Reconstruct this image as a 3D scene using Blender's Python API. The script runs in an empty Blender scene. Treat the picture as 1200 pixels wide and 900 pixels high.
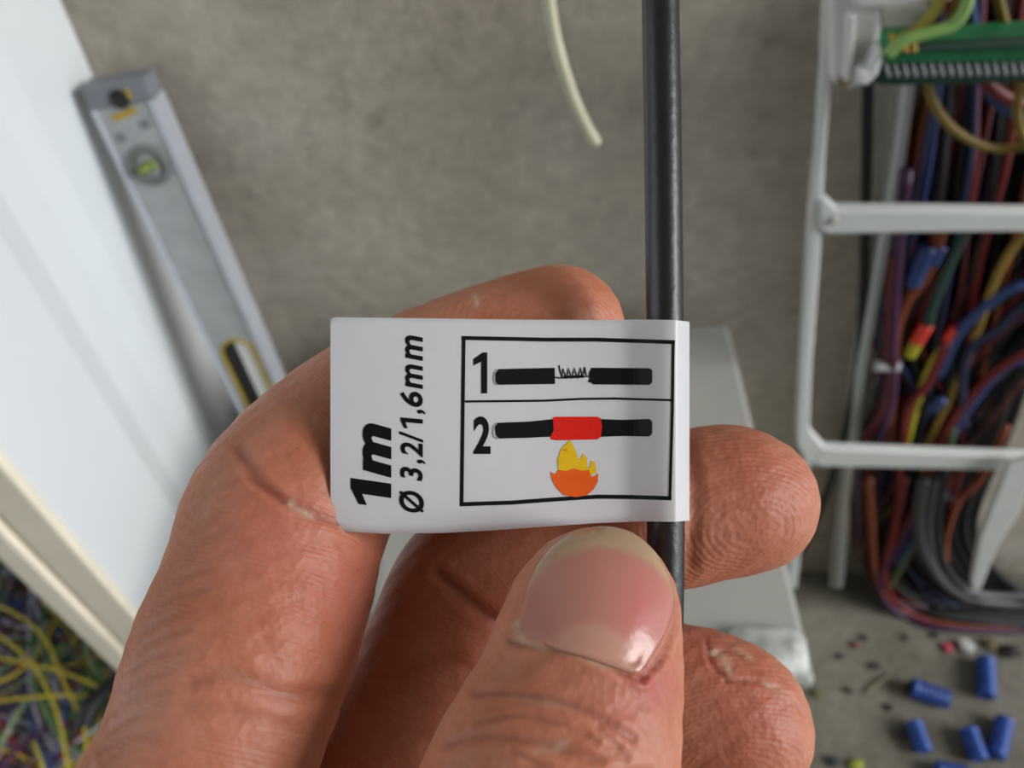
import bpy, bmesh, math, random
import numpy as np
from mathutils import Vector, Matrix

# ------------------------------------------------------------------ camera, world, light
SC = bpy.context.scene
COL = SC.collection
FPX = 930.0                                   # focal length in pixels of a 1200 x 900 frame
PITCH = math.radians(50)
CAM = Vector((0, 0, 0.81))
RGT = Vector((1, 0, 0))
FWD = Vector((0, math.cos(PITCH), -math.sin(PITCH)))
UPV = Vector((0, math.sin(PITCH), math.cos(PITCH)))
cd = bpy.data.cameras.new('camera'); cam = bpy.data.objects.new('camera', cd); COL.objects.link(cam)
cam.location = CAM
cam.rotation_euler = (math.pi / 2 - PITCH, 0, 0)
cd.sensor_fit = 'HORIZONTAL'; cd.sensor_width = 36; cd.lens = FPX / 1200 * 36
cd.clip_start = 0.004; cd.clip_end = 50
cd.dof.use_dof = True; cd.dof.focus_distance = 0.079; cd.dof.aperture_fstop = 30
SC.camera = cam

w = bpy.data.worlds.new('overcast'); SC.world = w; w.use_nodes = True
w.node_tree.nodes['Background'].inputs[0].default_value = (0.86, 0.93, 1.0, 1)
w.node_tree.nodes['Background'].inputs[1].default_value = 1.3
sd = bpy.data.lights.new('window_daylight', 'SUN'); sd.energy = 2.3; sd.angle = math.radians(32)
sd.color = (1.0, 0.98, 0.95)
sun = bpy.data.objects.new('window_daylight', sd); COL.objects.link(sun)
sun.rotation_euler = Vector((0.84, -0.24, 0.48)).to_track_quat('Z', 'Y').to_euler()
SC.view_settings.view_transform = 'Standard'; SC.view_settings.look = 'None'
SC.view_settings.exposure = 0.42; SC.view_settings.gamma = 1.0
SC.view_settings.use_curve_mapping = False

random.seed(7); rng = np.random.default_rng(7)
WALL_Y = 0.408

# ------------------------------------------------------------------ helpers
def ray(u, v):
    return RGT * ((u - 600) / FPX) + FWD - UPV * ((v - 450) / FPX)
def P(u, v, mm):                 # a point at a depth (millimetres) in front of the lens
    return CAM + ray(u, v) * (mm / 1000)
def onY(u, v, y):                # a point on the upright plane y = const
    d = ray(u, v); return CAM + d * (y / d.y)
def onZ(u, v, z):                # a point on the level plane z = const
    d = ray(u, v); return CAM + d * ((z - CAM.z) / d.z)
def onX(u, v, x):
    d = ray(u, v); return CAM + d * (x / d.x)
def hang(u, v, y, r=0.003):      # on the upright plane, or on the floor once it gets there
    p = onY(u, v, y)
    return p if p.z > r else onZ(u, v, r)

def lin(r, g, b):
    f = lambda c: (c / 255 / 12.92) if c / 255 <= .04045 else ((c / 255 + .055) / 1.055) ** 2.4
    return (f(r), f(g), f(b), 1)

def mat(name, col, rough=0.5, metal=0.0, noise=0.0, scale=60, bump=0.0, bscale=300, bdist=0.0005, coat=0.0, spec=None):
    m = bpy.data.materials.new(name); m.use_nodes = True
    nt = m.node_tree; b = nt.nodes['Principled BSDF']
    b.inputs['Base Color'].default_value = col
    b.inputs['Roughness'].default_value = rough
    b.inputs['Metallic'].default_value = metal
    if coat: b.inputs['Coat Weight'].default_value = coat
    if spec is not None: b.inputs['Specular IOR Level'].default_value = spec
    tc = nt.nodes.new('ShaderNodeTexCoord')
    n = nt.nodes.new('ShaderNodeTexNoise'); n.inputs['Scale'].default_value = scale; n.inputs['Detail'].default_value = 4
    nt.links.new(tc.outputs['Object'], n.inputs['Vector'])
    r = nt.nodes.new('ShaderNodeValToRGB')
    lo = [max(0, c * (1 - noise)) for c in col[:3]] + [1]; hi = [min(1, c * (1 + noise)) for c in col[:3]] + [1]
    r.color_ramp.elements[0].position = .3; r.color_ramp.elements[0].color = lo
    r.color_ramp.elements[1].position = .7; r.color_ramp.elements[1].color = hi
    nt.links.new(n.outputs['Fac'], r.inputs['Fac']); nt.links.new(r.outputs['Color'], b.inputs['Base Color'])
    if bump:
        n2 = nt.nodes.new('ShaderNodeTexNoise'); n2.inputs['Scale'].default_value = bscale; n2.inputs['Detail'].default_value = 3
        nt.links.new(tc.outputs['Object'], n2.inputs['Vector'])
        bp = nt.nodes.new('ShaderNodeBump'); bp.inputs['Strength'].default_value = bump; bp.inputs['Distance'].default_value = bdist
        nt.links.new(n2.outputs['Fac'], bp.inputs['Height']); nt.links.new(bp.outputs['Normal'], b.inputs['Normal'])
    return m

def tag(o, label=None, cat=None, group=None, kind=None):
    if label: o['label'] = label
    if cat: o['category'] = cat
    if group: o['group'] = group
    if kind: o['kind'] = kind
    return o

def mesh_obj(name, verts, faces, m, parent=None, smooth=False):
    """one mesh object; its origin goes to the middle of its points"""
    vs = np.array([tuple(v) for v in verts], dtype=float)
    c = (vs.max(0) + vs.min(0)) / 2
    me = bpy.data.meshes.new(name); me.from_pydata((vs - c).tolist(), [], faces); me.update()
    o = bpy.data.objects.new(name, me); COL.objects.link(o)
    me.materials.append(m)
    if smooth: me.polygons.foreach_set('use_smooth', [True] * len(me.polygons))
    o.location = c
    if parent is not None:
        o.parent = parent; o.location = Vector(c) - parent.location
    return o
def fix_normals(o):
    bm = bmesh.new(); bm.from_mesh(o.data); bmesh.ops.recalc_face_normals(bm, faces=bm.faces); bm.to_mesh(o.data); bm.free()
def bevel(o, wd, seg=2):
    md = o.modifiers.new('bevel', 'BEVEL'); md.width = wd; md.segments = seg; md.limit_method = 'ANGLE'; md.angle_limit = math.radians(40)
    return o
def empty(name, loc):
    o = bpy.data.objects.new(name, None); COL.objects.link(o); o.location = loc; o.empty_display_size = .02
    return o
def prism(name, pts, off, m, parent=None, bev=0.0):
    """a closed outline of 3-D points pushed through by the vector off"""
    n = len(pts); off = Vector(off)
    vs = [Vector(p) for p in pts] + [Vector(p) + off for p in pts]
    fs = [list(range(n)), list(range(2 * n - 1, n - 1, -1))] + [[i, i + n, (i + 1) % n + n, (i + 1) % n] for i in range(n)]
    o = mesh_obj(name, vs, fs, m, parent); fix_normals(o)
    if bev: bevel(o, bev)
    return o
def slab(name, pix, y, th, m, parent=None, bev=0.0):
    return prism(name, [onY(u, v, y) for u, v in pix], (0, th, 0), m, parent, bev)
def catmull(pts, n):
    pts = [np.array(tuple(p), dtype=float) for p in pts]
    q = [2 * pts[0] - pts[1]] + pts + [2 * pts[-1] - pts[-2]]
    out = []
    for i in range(1, len(q) - 2):
        for k in range(n):
            t = k / n; a, b, c, d = q[i - 1], q[i], q[i + 1], q[i + 2]
            out.append(.5 * (2 * b + (c - a) * t + (2 * a - 5 * b + 4 * c - d) * t * t + (3 * b - a - 3 * c + d) * t ** 3))
    out.append(pts[-1]); return out
def tube(name, pts, r, m, parent=None, sides=8, n=6, rend=None, caps=True):
    """round cable along a smooth path; r one radius or one per sample"""
    path = catmull(pts, n) if n > 1 else [np.array(tuple(p), dtype=float) for p in pts]
    N = len(path); vs, fs = [], []
    rr = [r if not callable(r) else r(i / (N - 1)) for i in range(N)]
    prev = None
    for i, p in enumerate(path):
        t = path[min(i + 1, N - 1)] - path[max(i - 1, 0)]; t = Vector(t).normalized()
        if prev is None: a = t.orthogonal().normalized()
        else: a = (prev - t * prev.dot(t)).normalized()
        prev = a; b = t.cross(a)
        for k in range(sides):
            an = 2 * math.pi * k / sides
            vs.append(Vector(p) + (a * math.cos(an) + b * math.sin(an)) * rr[i])
    for i in range(N - 1):
        for k in range(sides):
            k2 = (k + 1) % sides
            fs.append([i * sides + k, i * sides + k2, (i + 1) * sides + k2, (i + 1) * sides + k])
    if caps:
        fs.append(list(range(sides - 1, -1, -1))); fs.append([(N - 1) * sides + k for k in range(sides)])
    return mesh_obj(name, vs, fs, m, parent, True)
def lathe(name, prof, frame, m, parent=None, sides=24):
    """profile of (radius, height) turned round frame's third axis"""
    o, a, b, c = frame; vs, fs = [], []
    for r, h in prof:
        for k in range(sides):
            an = 2 * math.pi * k / sides
            vs.append(o + (a * math.cos(an) + b * math.sin(an)) * r + c * h)
    for i in range(len(prof) - 1):
        for k in range(sides):
            k2 = (k + 1) % sides
            fs.append([i * sides + k, i * sides + k2, (i + 1) * sides + k2, (i + 1) * sides + k])
    if prof[0][0] > 0: fs.append(list(range(sides - 1, -1, -1)))
    if prof[-1][0] > 0: fs.append([(len(prof) - 1) * sides + k for k in range(sides)])
    ob = mesh_obj(name, vs, fs, m, parent, True); fix_normals(ob)
    return ob

# ------------------------------------------------------------------ materials
def concrete(name, c1, c2, scale, spots):
    m = bpy.data.materials.new(name); m.use_nodes = True; nt = m.node_tree; b = nt.nodes['Principled BSDF']
    b.inputs['Roughness'].default_value = .85; b.inputs['Specular IOR Level'].default_value = .25
    tc = nt.nodes.new('ShaderNodeTexCoord')
    def noise(s, d, ro=.6):
        n = nt.nodes.new('ShaderNodeTexNoise'); n.inputs['Scale'].default_value = s; n.inputs['Detail'].default_value = d
        n.inputs['Roughness'].default_value = ro; nt.links.new(tc.outputs['Object'], n.inputs['Vector']); return n
    n1 = noise(scale, 5); n2 = noise(scale * 9, 4, .7); n3 = noise(scale * 3.2, 2)
    r = nt.nodes.new('ShaderNodeValToRGB')
    r.color_ramp.elements[0].position = .32; r.color_ramp.elements[0].color = c1
    r.color_ramp.elements[1].position = .68; r.color_ramp.elements[1].color = c2
    nt.links.new(n1.outputs['Fac'], r.inputs['Fac'])
    mx = nt.nodes.new('ShaderNodeMix'); mx.data_type = 'RGBA'; mx.blend_type = 'OVERLAY'; mx.inputs['Factor'].default_value = .42
    nt.links.new(r.outputs['Color'], mx.inputs['A']); nt.links.new(n2.outputs['Fac'], mx.inputs['B'])
    r3 = nt.nodes.new('ShaderNodeValToRGB')
    r3.color_ramp.elements[0].position = .64; r3.color_ramp.elements[0].color = (0, 0, 0, 1)
    r3.color_ramp.elements[1].position = .78; r3.color_ramp.elements[1].color = (1, 1, 1, 1)
    nt.links.new(n3.outputs['Fac'], r3.inputs['Fac'])
    mul = nt.nodes.new('ShaderNodeMath'); mul.operation = 'MULTIPLY'; mul.inputs[1].default_value = spots
    nt.links.new(r3.outputs['Color'], mul.inputs[0])
    mx2 = nt.nodes.new('ShaderNodeMix'); mx2.data_type = 'RGBA'; mx2.inputs['B'].default_value = lin(92, 78, 52)
    nt.links.new(mx.outputs['Result'], mx2.inputs['A']); nt.links.new(mul.outputs[0], mx2.inputs['Factor'])
    nt.links.new(mx2.outputs['Result'], b.inputs['Base Color'])
    bp = nt.nodes.new('ShaderNodeBump'); bp.inputs['Strength'].default_value = .5; bp.inputs['Distance'].default_value = .002
    nt.links.new(n2.outputs['Fac'], bp.inputs['Height']); nt.links.new(bp.outputs['Normal'], b.inputs['Normal'])
    return m
M_WALL = concrete('concrete_wall', lin(170, 161, 147), lin(190, 183, 171), 9, .3)
M_FLOOR = concrete('concrete_floor', lin(98, 95, 84), lin(128, 125, 114), 12, .6)
M_WHITE = mat('white_paint', lin(222, 228, 232), .32, noise=.03, scale=8)
M_CREAM = mat('cream_paint', lin(240, 232, 214), .45, noise=.04, scale=25)
M_RACK = mat('rack_white_enamel', lin(208, 212, 210), .4, noise=.03, scale=40)
M_RACKG = mat('rack_grey_rail', lin(176, 176, 168), .5, noise=.06, scale=40)
M_BRACK = mat('white_plastic', lin(216, 218, 216), .4, noise=.03, scale=60)
M_ALU = mat('brushed_aluminium', lin(172, 176, 178), .42, metal=.35, noise=.10, scale=70, bump=.12)
M_ALUS = mat('aluminium_edge', lin(196, 202, 212), .35, metal=.3, noise=.04)
M_CAP = mat('grey_plastic_cap', lin(120, 124, 132), .5, noise=.1, scale=90)
M_BLACK = mat('black_rubber', lin(26, 26, 28), .55, noise=.2, scale=100)
M_YEL = mat('yellow_print', lin(178, 150, 48), .5, noise=.15, scale=150)
M_RING = mat('grey_vial_ring', lin(112, 116, 116), .45, noise=.1, scale=100)
M_FLUID = mat('green_vial_fluid', lin(110, 130, 40), .15, noise=.35, scale=220, coat=.6)
M_BOX = mat('grey_enamel', lin(160, 160, 155), .5, noise=.06, scale=14)
M_BLUE = mat('blue_plastic', lin(40, 78, 160), .42, noise=.15, scale=120)
M_SILV = mat('tinned_contact', lin(165, 168, 170), .35, metal=.7, noise=.2, scale=200)
M_GREEN = mat('green_terminal_plastic', lin(22, 104, 62), .5, noise=.25, scale=130)
M_DGREEN = mat('dark_green_plastic', lin(14, 58, 40), .55, noise=.2, scale=130)
M_IVORY = mat('ivory_plastic', lin(214, 210, 186), .5, noise=.05)

# ------------------------------------------------------------------ the setting
o = mesh_obj('wall_back', [(-2.2, WALL_Y, 0), (2.2, WALL_Y, 0), (2.2, WALL_Y, 2.3), (-2.2, WALL_Y, 2.3), (-2.2, WALL_Y + .1, 0), (2.2, WALL_Y + .1, 0), (2.2, WALL_Y + .1, 2.3), (-2.2, WALL_Y + .1, 2.3)],
             [[0, 1, 2, 3], [5, 4, 7, 6], [3, 2, 6, 7], [4, 0, 3, 7], [1, 5, 6, 2], [4, 5, 1, 0]], M_WALL)
tag(o, 'bare grey concrete wall behind the hand', 'wall', kind='structure')
o = mesh_obj('floor', [(-2.2, -1.6, 0), (2.2, -1.6, 0), (2.2, WALL_Y + .1, 0), (-2.2, WALL_Y + .1, 0), (-2.2, -1.6, -.05), (2.2, -1.6, -.05), (2.2, WALL_Y + .1, -.05), (-2.2, WALL_Y + .1, -.05)],
             [[0, 1, 2, 3], [7, 6, 5, 4], [0, 4, 5, 1], [1, 5, 6, 2], [2, 6, 7, 3], [3, 7, 4, 0]], M_FLOOR)
tag(o, 'dusty grey concrete floor below the rack', 'floor', kind='structure')

o = mesh_obj('wall_rear_blocker', [(-2.2, -1.6, 0), (2.2, -1.6, 0), (2.2, -1.6, 2.3), (-2.2, -1.6, 2.3), (-2.2, -1.7, 0), (2.2, -1.7, 0), (2.2, -1.7, 2.3), (-2.2, -1.7, 2.3)],
             [[3, 2, 1, 0], [4, 5, 6, 7], [7, 6, 2, 3], [4, 7, 3, 0], [1, 2, 6, 5], [0, 1, 5, 4]], M_FLOOR)  # unseen dark wall, added to cut the light from behind the camera
tag(o, 'unseen concrete wall added behind the camera to cut light', 'wall', kind='structure')
o = mesh_obj('ceiling', [(-2.2, -1.7, 2.3), (2.2, -1.7, 2.3), (2.2, .51, 2.3), (-2.2, .51, 2.3), (-2.2, -1.7, 2.4), (2.2, -1.7, 2.4), (2.2, .51, 2.4), (-2.2, .51, 2.4)],
             [[3, 2, 1, 0], [4, 5, 6, 7], [0, 1, 5, 4], [1, 2, 6, 5], [2, 3, 7, 6], [3, 0, 4, 7]], M_WALL)  # unseen slab, added to block light from above the hand
tag(o, 'unseen concrete ceiling added to leave daylight from the sides', 'ceiling', kind='structure')
# short white side wall: shallow vertical folds in plan, cream jamb at its near end
XS = -0.2286
plan = [(XS, WALL_Y), (XS - .0005, .345), (XS - .004, .325), (XS - .005, .300), (XS - .001, .283), (XS, .279), (XS, .206), (XS - .030, .206), (XS - .030, WALL_Y)]
n = len(plan)
vs = [(x, y, 0) for x, y in plan] + [(x, y, 1.6) for x, y in plan]
o = mesh_obj('wall_left', vs, [list(range(n)), list(range(2 * n - 1, n - 1, -1))] + [[i, (i + 1) % n, (i + 1) % n + n, i + n] for i in range(n)], M_WHITE)
fix_normals(o); bevel(o, .0012, 3)
tag(o, 'smooth white painted side wall left of the spirit level', 'wall', kind='structure')
def upright(name, x0, x1, y0, y1, m, bev):
    q = prism(name, [(x0, y0, 0), (x1, y0, 0), (x1, y1, 0), (x0, y1, 0)], (0, 0, 1.6), m, None, bev); return q
t1 = upright('trim_1', XS - .021, XS + .0015, .199, .2055, M_CREAM, .002)
tag(t1, 'broad cream door jamb strip on the white wall end', 'trim', kind='structure')
t2 = upright('trim_2', XS - .040, XS - .0235, .196, .2055, M_CREAM, .0025)
tag(t2, 'narrow cream stop strip at the outer edge of the jamb', 'trim', kind='structure')

# ------------------------------------------------------------------ grey pedestal box
TOPZ = .414
bx0, bx1, by0, by1 = -.075, .1515, .139, .387
ped = empty('grey_cabinet', ((bx0 + bx1) / 2, (by0 + by1) / 2, 0))
tag(ped, 'plain light grey metal cabinet with flat top behind the hand', 'cabinet')
def boxp(name, x0, x1, y0, y1, z0, z1, m, parent=None, bev=.0):
    return prism(name, [(x0, y0, z0), (x1, y0, z0), (x1, y1, z0), (x0, y1, z0)], (0, 0, z1 - z0), m, parent, bev)
boxp('body', bx0 + .003, bx1 - .003, by0 + .003, by1 - .003, 0.0, TOPZ - .012, M_BOX, ped, .002)
boxp('top', bx0, bx1, by0, by1, TOPZ - .012, TOPZ, M_BOX, ped, .004)
# worn white cap on its near corner
M_CAPW = mat('worn_white_cap', lin(176, 178, 176), .6, noise=.55, scale=75, bump=.4, bscale=160, bdist=.002)
cx, cy = bx1 - .0225, by0 + .014
vs, fs = [], []
prof = [(1.0, 0), (1.02, .004), (.97, .009), (.82, .0135), (.5, .016), (0.02, .0168)]
S_ = 28
for s, h in prof:
    for k in range(S_):
        a = 2 * math.pi * k / S_; ca, sa = math.cos(a), math.sin(a); e = .55
        wv = 1 + .05 * math.sin(3 * a + 1) + .03 * math.sin(7 * a)
        vs.append((cx + math.copysign(abs(ca) ** e, ca) * .019 * s * wv, cy + math.copysign(abs(sa) ** e, sa) * .014 * s * wv, TOPZ + h * .6))
for i in range(len(prof) - 1):
    for k in range(S_):
        k2 = (k + 1) % S_; fs.append([i * S_ + k, i * S_ + k2, (i + 1) * S_ + k2, (i + 1) * S_ + k])
fs.append(list(range(S_ - 1, -1, -1))); fs.append([(len(prof) - 1) * S_ + k for k in range(S_)])
o = mesh_obj('plaster_lump', vs, fs, M_CAPW, None, True)
tag(o, 'rounded whitish lump with grey smudge on the grey cabinet corner', 'lump')

# ------------------------------------------------------------------ spirit level leaning on the wall
A = onY(131, 96, .380); B = onY(315, 492, .340)
ax = (B - A).normalized()                     # runs down along the level
nrm = Vector((0.05, -1, .15)); nrm = (nrm - ax * nrm.dot(ax)).normalized()   # face towards the viewer
sd_ = nrm.cross(ax).normalized()              # across the face
if sd_.x < 0: sd_ = -sd_
LW, LD = .0320, .015
LEN = (A.z - .012) / -ax.z
lev = empty('spirit_level', A + ax * LEN)
tag(lev, 'aluminium spirit level leaning upright against the wall', 'spirit level')
def L(a, s, d): return A + ax * a + sd_ * s + nrm * d      # along, across, out of face
def lbox(name, a0, a1, s0, s1, d0, d1, m, bev=0):
    return prism(name, [L(a0, s0, d0), L(a0, s1, d0), L(a0, s1, d1), L(a0, s0, d1)], ax * (a1 - a0), m, lev, bev)
def stadium(a0, a1, s, r, nn=10):
    pts = []
    for k in range(nn + 1):
        an = math.pi * k / nn; pts.append((a0 + r - r * math.sin(an), s - r * math.cos(an)))
    for k in range(nn + 1):
        an = math.pi * k / nn; pts.append((a1 - r + r * math.sin(an), s + r * math.cos(an)))
    return pts
body = lbox('rail', .012, LEN - .012, -LW / 2, LW / 2, -LD, 0, M_ALU, .0006)
HO = (.168, .245); HS = .0005
cut = prism('cutter', [L(a, s, .004) for a, s in stadium(HO[0], HO[1], HS, .0098)], nrm * -.016, M_ALU)
bo = body.modifiers.new('slot', 'BOOLEAN'); bo.object = cut; bo.operation = 'DIFFERENCE'; bo.solver = 'EXACT'
body.modifiers.move(1, 0)
bpy.context.view_layer.update()
me = bpy.data.meshes.new_from_object(body.evaluated_get(bpy.context.evaluated_depsgraph_get()))
body.modifiers.clear(); body.data = me; bpy.data.objects.remove(cut)
# thin bright flanges along both long edges
lbox('flange', .012, LEN - .012, LW / 2 - .0022, LW / 2 + .0016, -LD - .001, .0012, M_ALUS, .0005)
lbox('flange', .012, LEN - .012, -LW / 2 - .0014, -LW / 2 + .0014, -LD - .001, .0012, M_ALUS, .0005)
cap = lbox('end_cap', 0, .0125, -LW / 2 - .0014, LW / 2 + .0016, -LD - .001, .0014, M_CAP, .0015)
lbox('end_cap', LEN - .0125, LEN, -LW / 2 - .0014, LW / 2 + .0016, -LD - .001, .0014, M_CAP, .0015)
fr = lambda a, s, d: (L(a, s, d), ax, sd_, nrm)
lathe('hang_hole', [(.0050, 0), (.0050, .0022), (.0044, .0022), (.0042, .0016), (.0001, .0015)], fr(.0085, .0005, .0), M_BLACK, lev)
prism('yellow_mark', [L(a, s, .0002) for a, s in [(.0165, -.0085), (.0155, -.002), (.0135, .005), (.0165, .006), (.0185, -.001), (.0195, -.0075)]], nrm * .0008, M_YEL, lev)
prism('yellow_mark', [L(a, s, .0014) for a, s in [(.004, .005), (.004, .007), (.0095, .0075), (.0095, .0055)]], nrm * .0005, M_YEL, lev)
lathe('screw', [(.0026, 0), (.0024, .0011), (.0008, .0012), (.0001, .0006)], fr(.0235, .0072, .0), M_CAP, lev, 14)
lathe('screw', [(.0026, 0), (.0024, .0011), (.0008, .0012), (.0001, .0006)], fr(.0285, -.0085, .0), M_CAP, lev, 14)
VA = .0455
vial = lathe('vial_ring', [(.0112, 0), (.0116, .0012), (.0106, .0022), (.0082, .0022), (.0076, .0008), (.0001, .0006)], fr(VA, -.0008, .0), M_RING, lev, 32)
def sub(o, par): 
    o.parent = par; o.location = o.location - par.location; return o
M_VIN = mat('vial_recess', lin(150, 154, 150), .4, noise=.1, scale=120)
q = lathe('vial_seat', [(.0074, .0009), (.0072, .0013), (.0001, .0013)], fr(VA, -.0008, .0), M_VIN, vial, 28); q.location = q.location - lev.location
vd = (sd_ * .95 - ax * .3).normalized()
c0 = L(VA, -.0008, .0032)
q = tube('vial', [c0 - vd * .0055, c0, c0 + vd * .0055], .0024, M_FLUID, vial, 12, 4); q.location = q.location - lev.location
q = tube('bubble', [c0 - vd * .001 + nrm * .0012, c0 + nrm * .0014, c0 + vd * .0012 + nrm * .0012], .0014, mat('bubble', lin(176, 182, 70), .2), vial, 10, 3); q.location = q.location - lev.location
# hand slot: yellow rim, white insert, black liner
def ring_strip(name, a0, a1, s, r0, r1, d0, d1, m):
    p0, p1 = stadium(a0, a1, s, r0), stadium(a0 - (r1 - r0), a1 + (r1 - r0), s, r1); k = len(p0)
    vs = [L(a, x, d0) for a, x in p0] + [L(a, x, d0) for a, x in p1] + [L(a, x, d1) for a, x in p1] + [L(a, x, d1) for a, x in p0]
    fs = []
    for i in range(k):
        j = (i + 1) % k
        for t in range(4): fs.append([t * k + i, t * k + j, ((t + 1) % 4) * k + j, ((t + 1) % 4) * k + i])
    o = mesh_obj(name, vs, fs, m, lev); fix_normals(o); return o
ring_strip('slot_rim', HO[0], HO[1], HS, .0096, .0112, -.003, .0010, M_YEL)
prism('grip_insert', [L(a, s, -.0090) for a, s in stadium(HO[0] + .0006, HO[1] - .0006, HS, .0093)], nrm * .0082, M_BRACK, lev)
pts = [(a, s) for a, s in stadium(HO[0] + .0008, HO[1] - .0008, HS, .0091) if s < HS + .0006]
prism('grip_liner', [L(a, s, -.0012) for a, s in pts], nrm * .0010, M_BLACK, lev)

# ------------------------------------------------------------------ white rack frame at the right
FY, BY = .345, .396
rack = empty('wire_rack', onY(960, 690, .37) * 1)
rack.location.z = 0
tag(rack, 'white enamelled rack frame standing against the wall', 'rack')
def rsl(name, pix, y, th, m=M_RACK, bev=.0015): return slab(name, pix, y, th, m, rack, bev)
# left upright running into the bottom rail by a rounded corner
rsl('upright', [(970, -60), (984, -60), (976, 90), (968, 187), (962, 300), (952, 430), (949, 503), (954, 512), (968, 527), (955, 548), (944, 541), (935, 524), (934, 505), (940, 400), (949, 250), (956, 187), (963, 90)], FY, .008)
rsl('lower_rail', [(966, 527), (1090, 532), (1330, 540), (1330, 556), (1100, 550), (960, 547), (952, 540)], FY - .0005, .008)
rsl('middle_rail', [(960, 236), (968, 234), (982, 247), (1100, 248), (1330, 251), (1330, 272), (1100, 273), (970, 275), (960, 270)], FY - .002, .008)
lathe('rivet', [(.003, 0), (.0026, .0012), (.0001, .0016)], (onY(976, 258, FY - .002), Vector((1, 0, 0)), Vector((0, 0, 1)), Vector((0, -1, 0))), M_RACKG, rack, 12)
rsl('leg', [(936, 546), (950, 548), (934, 690), (922, 690)], FY + .012, .008)
rsl('rear_rail', [(1046, 60), (1078, 60), (1060, 190), (1012, 440), (986, 690), (972, 690), (998, 440), (1036, 170)], BY - .010, .006, M_RACKG)
rsl('rear_rail_lip', [(1066, 60), (1080, 60), (1062, 190), (1015, 440), (988, 690), (981, 690), (1004, 440), (1050, 190)], BY - .018, .008, M_RACK, .001)
rsl('brace', [(1182, 545), (1215, 538), (1196, 600), (1170, 640), (1150, 690), (1142, 694), (1138, 684), (1148, 632), (1164, 590)], FY - .012, .006)
# white bracket that carries the terminal block
brk = slab('bracket', [(974, -60), (1030, -60), (1034, 40), (1030, 62), (1026, 84), (1012, 100), (996, 108), (982, 104), (975, 94)], FY - .020, .010, M_BRACK, rack, .003)
slab('bracket_arm', [(1000, -30), (1120, -30), (1116, 3), (1060, 8), (1002, 10)], FY - .026, .012, M_BRACK, rack, .002)
slab('bracket_rib', [(995, 18), (1004, 18), (1000, 96), (990, 99)], FY - .026, .007, M_BRACK, rack, .0015)
slab('bracket_claw', [(1006, 82), (1018, 84), (1032, 56), (1038, 60), (1030, 88), (1016, 102), (1004, 100)], FY - .030, .012, M_BRACK, rack, .0015)
slab('bracket_web', [(1030, 8), (1090, 8), (1070, 40), (1036, 52)], FY - .006, .004, M_RACKG, rack, .001)
lathe('screw', [(.0036, 0), (.003, .0012), (.0012, .0012), (.0001, .0004)], (onY(990, 94, FY - .020), Vector((1, 0, 0)), Vector((0, 0, 1)), Vector((0, -1, 0))), mat('brass_screw', lin(150, 136, 110), .4, .5), rack, 14)

# terminal block: green strip with a comb of silver contacts
TY = .318
term = empty('terminal_block', onY(1020, 80, TY)); tag(term, 'green terminal strip with a comb of silver contacts', 'terminal block')
slab('housing', [(1030, 60), (1330, 44), (1330, 80), (1032, 80)], TY, .020, M_GREEN, term, .001)
slab('housing_ridge', [(1070, 56), (1330, 42), (1330, 52), (1072, 62)], TY - .003, .006, M_DGREEN, term, .0008)
slab('lower_housing', [(1022, 84), (1330, 80), (1330, 94), (1050, 101), (1030, 100), (1018, 92)], TY + .002, .016, M_DGREEN, term, .0008)
u = 1036; k = 0; first = None
while u < 1260:
    if first is None:
        first = slab('contact', [(u, 77), (u + 4, 76), (u + 9, 90), (u + 5, 92)], TY - .003, .006, M_SILV, term, .0004); base_u = u
    else:
        c = first.copy(); COL.objects.link(c); c.parent = term
        c.location = first.location + (onY(u, 80 - .012 * (u - base_u), TY) - onY(base_u, 80, TY))
    u += 10.5
for uu in (1046, 1058, 1068):
    slab('wire_seat', [(uu, 46), (uu + 7, 45), (uu + 8, 62), (uu + 1, 63)], TY - .004, .006, M_YEL if uu != 1058 else mat('amber_plastic', lin(206, 150, 70), .5), term, .0008)

# ------------------------------------------------------------------ cables and wires in the rack
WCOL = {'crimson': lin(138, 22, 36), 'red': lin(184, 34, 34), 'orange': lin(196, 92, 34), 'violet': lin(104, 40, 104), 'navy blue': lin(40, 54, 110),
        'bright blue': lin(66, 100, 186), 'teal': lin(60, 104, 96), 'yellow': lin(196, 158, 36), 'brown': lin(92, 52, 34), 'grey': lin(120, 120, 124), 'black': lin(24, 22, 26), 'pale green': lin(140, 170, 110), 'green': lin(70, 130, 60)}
WM_SHADED = {k: mat(k.replace(' ', '_') + '_insulation_shaded', tuple(x * .32 for x in c[:3]) + (1,), .5, noise=.12, scale=200) for k, c in WCOL.items()}  # shade of the rack interior is put into these darkened colours
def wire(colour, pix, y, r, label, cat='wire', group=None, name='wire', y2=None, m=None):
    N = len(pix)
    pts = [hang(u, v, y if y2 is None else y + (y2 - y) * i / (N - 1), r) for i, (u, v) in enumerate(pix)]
    o = tube(name, pts, r, m or WM_SHADED[colour], None, 8, 6)
    return tag(o, label, cat, group)
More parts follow.
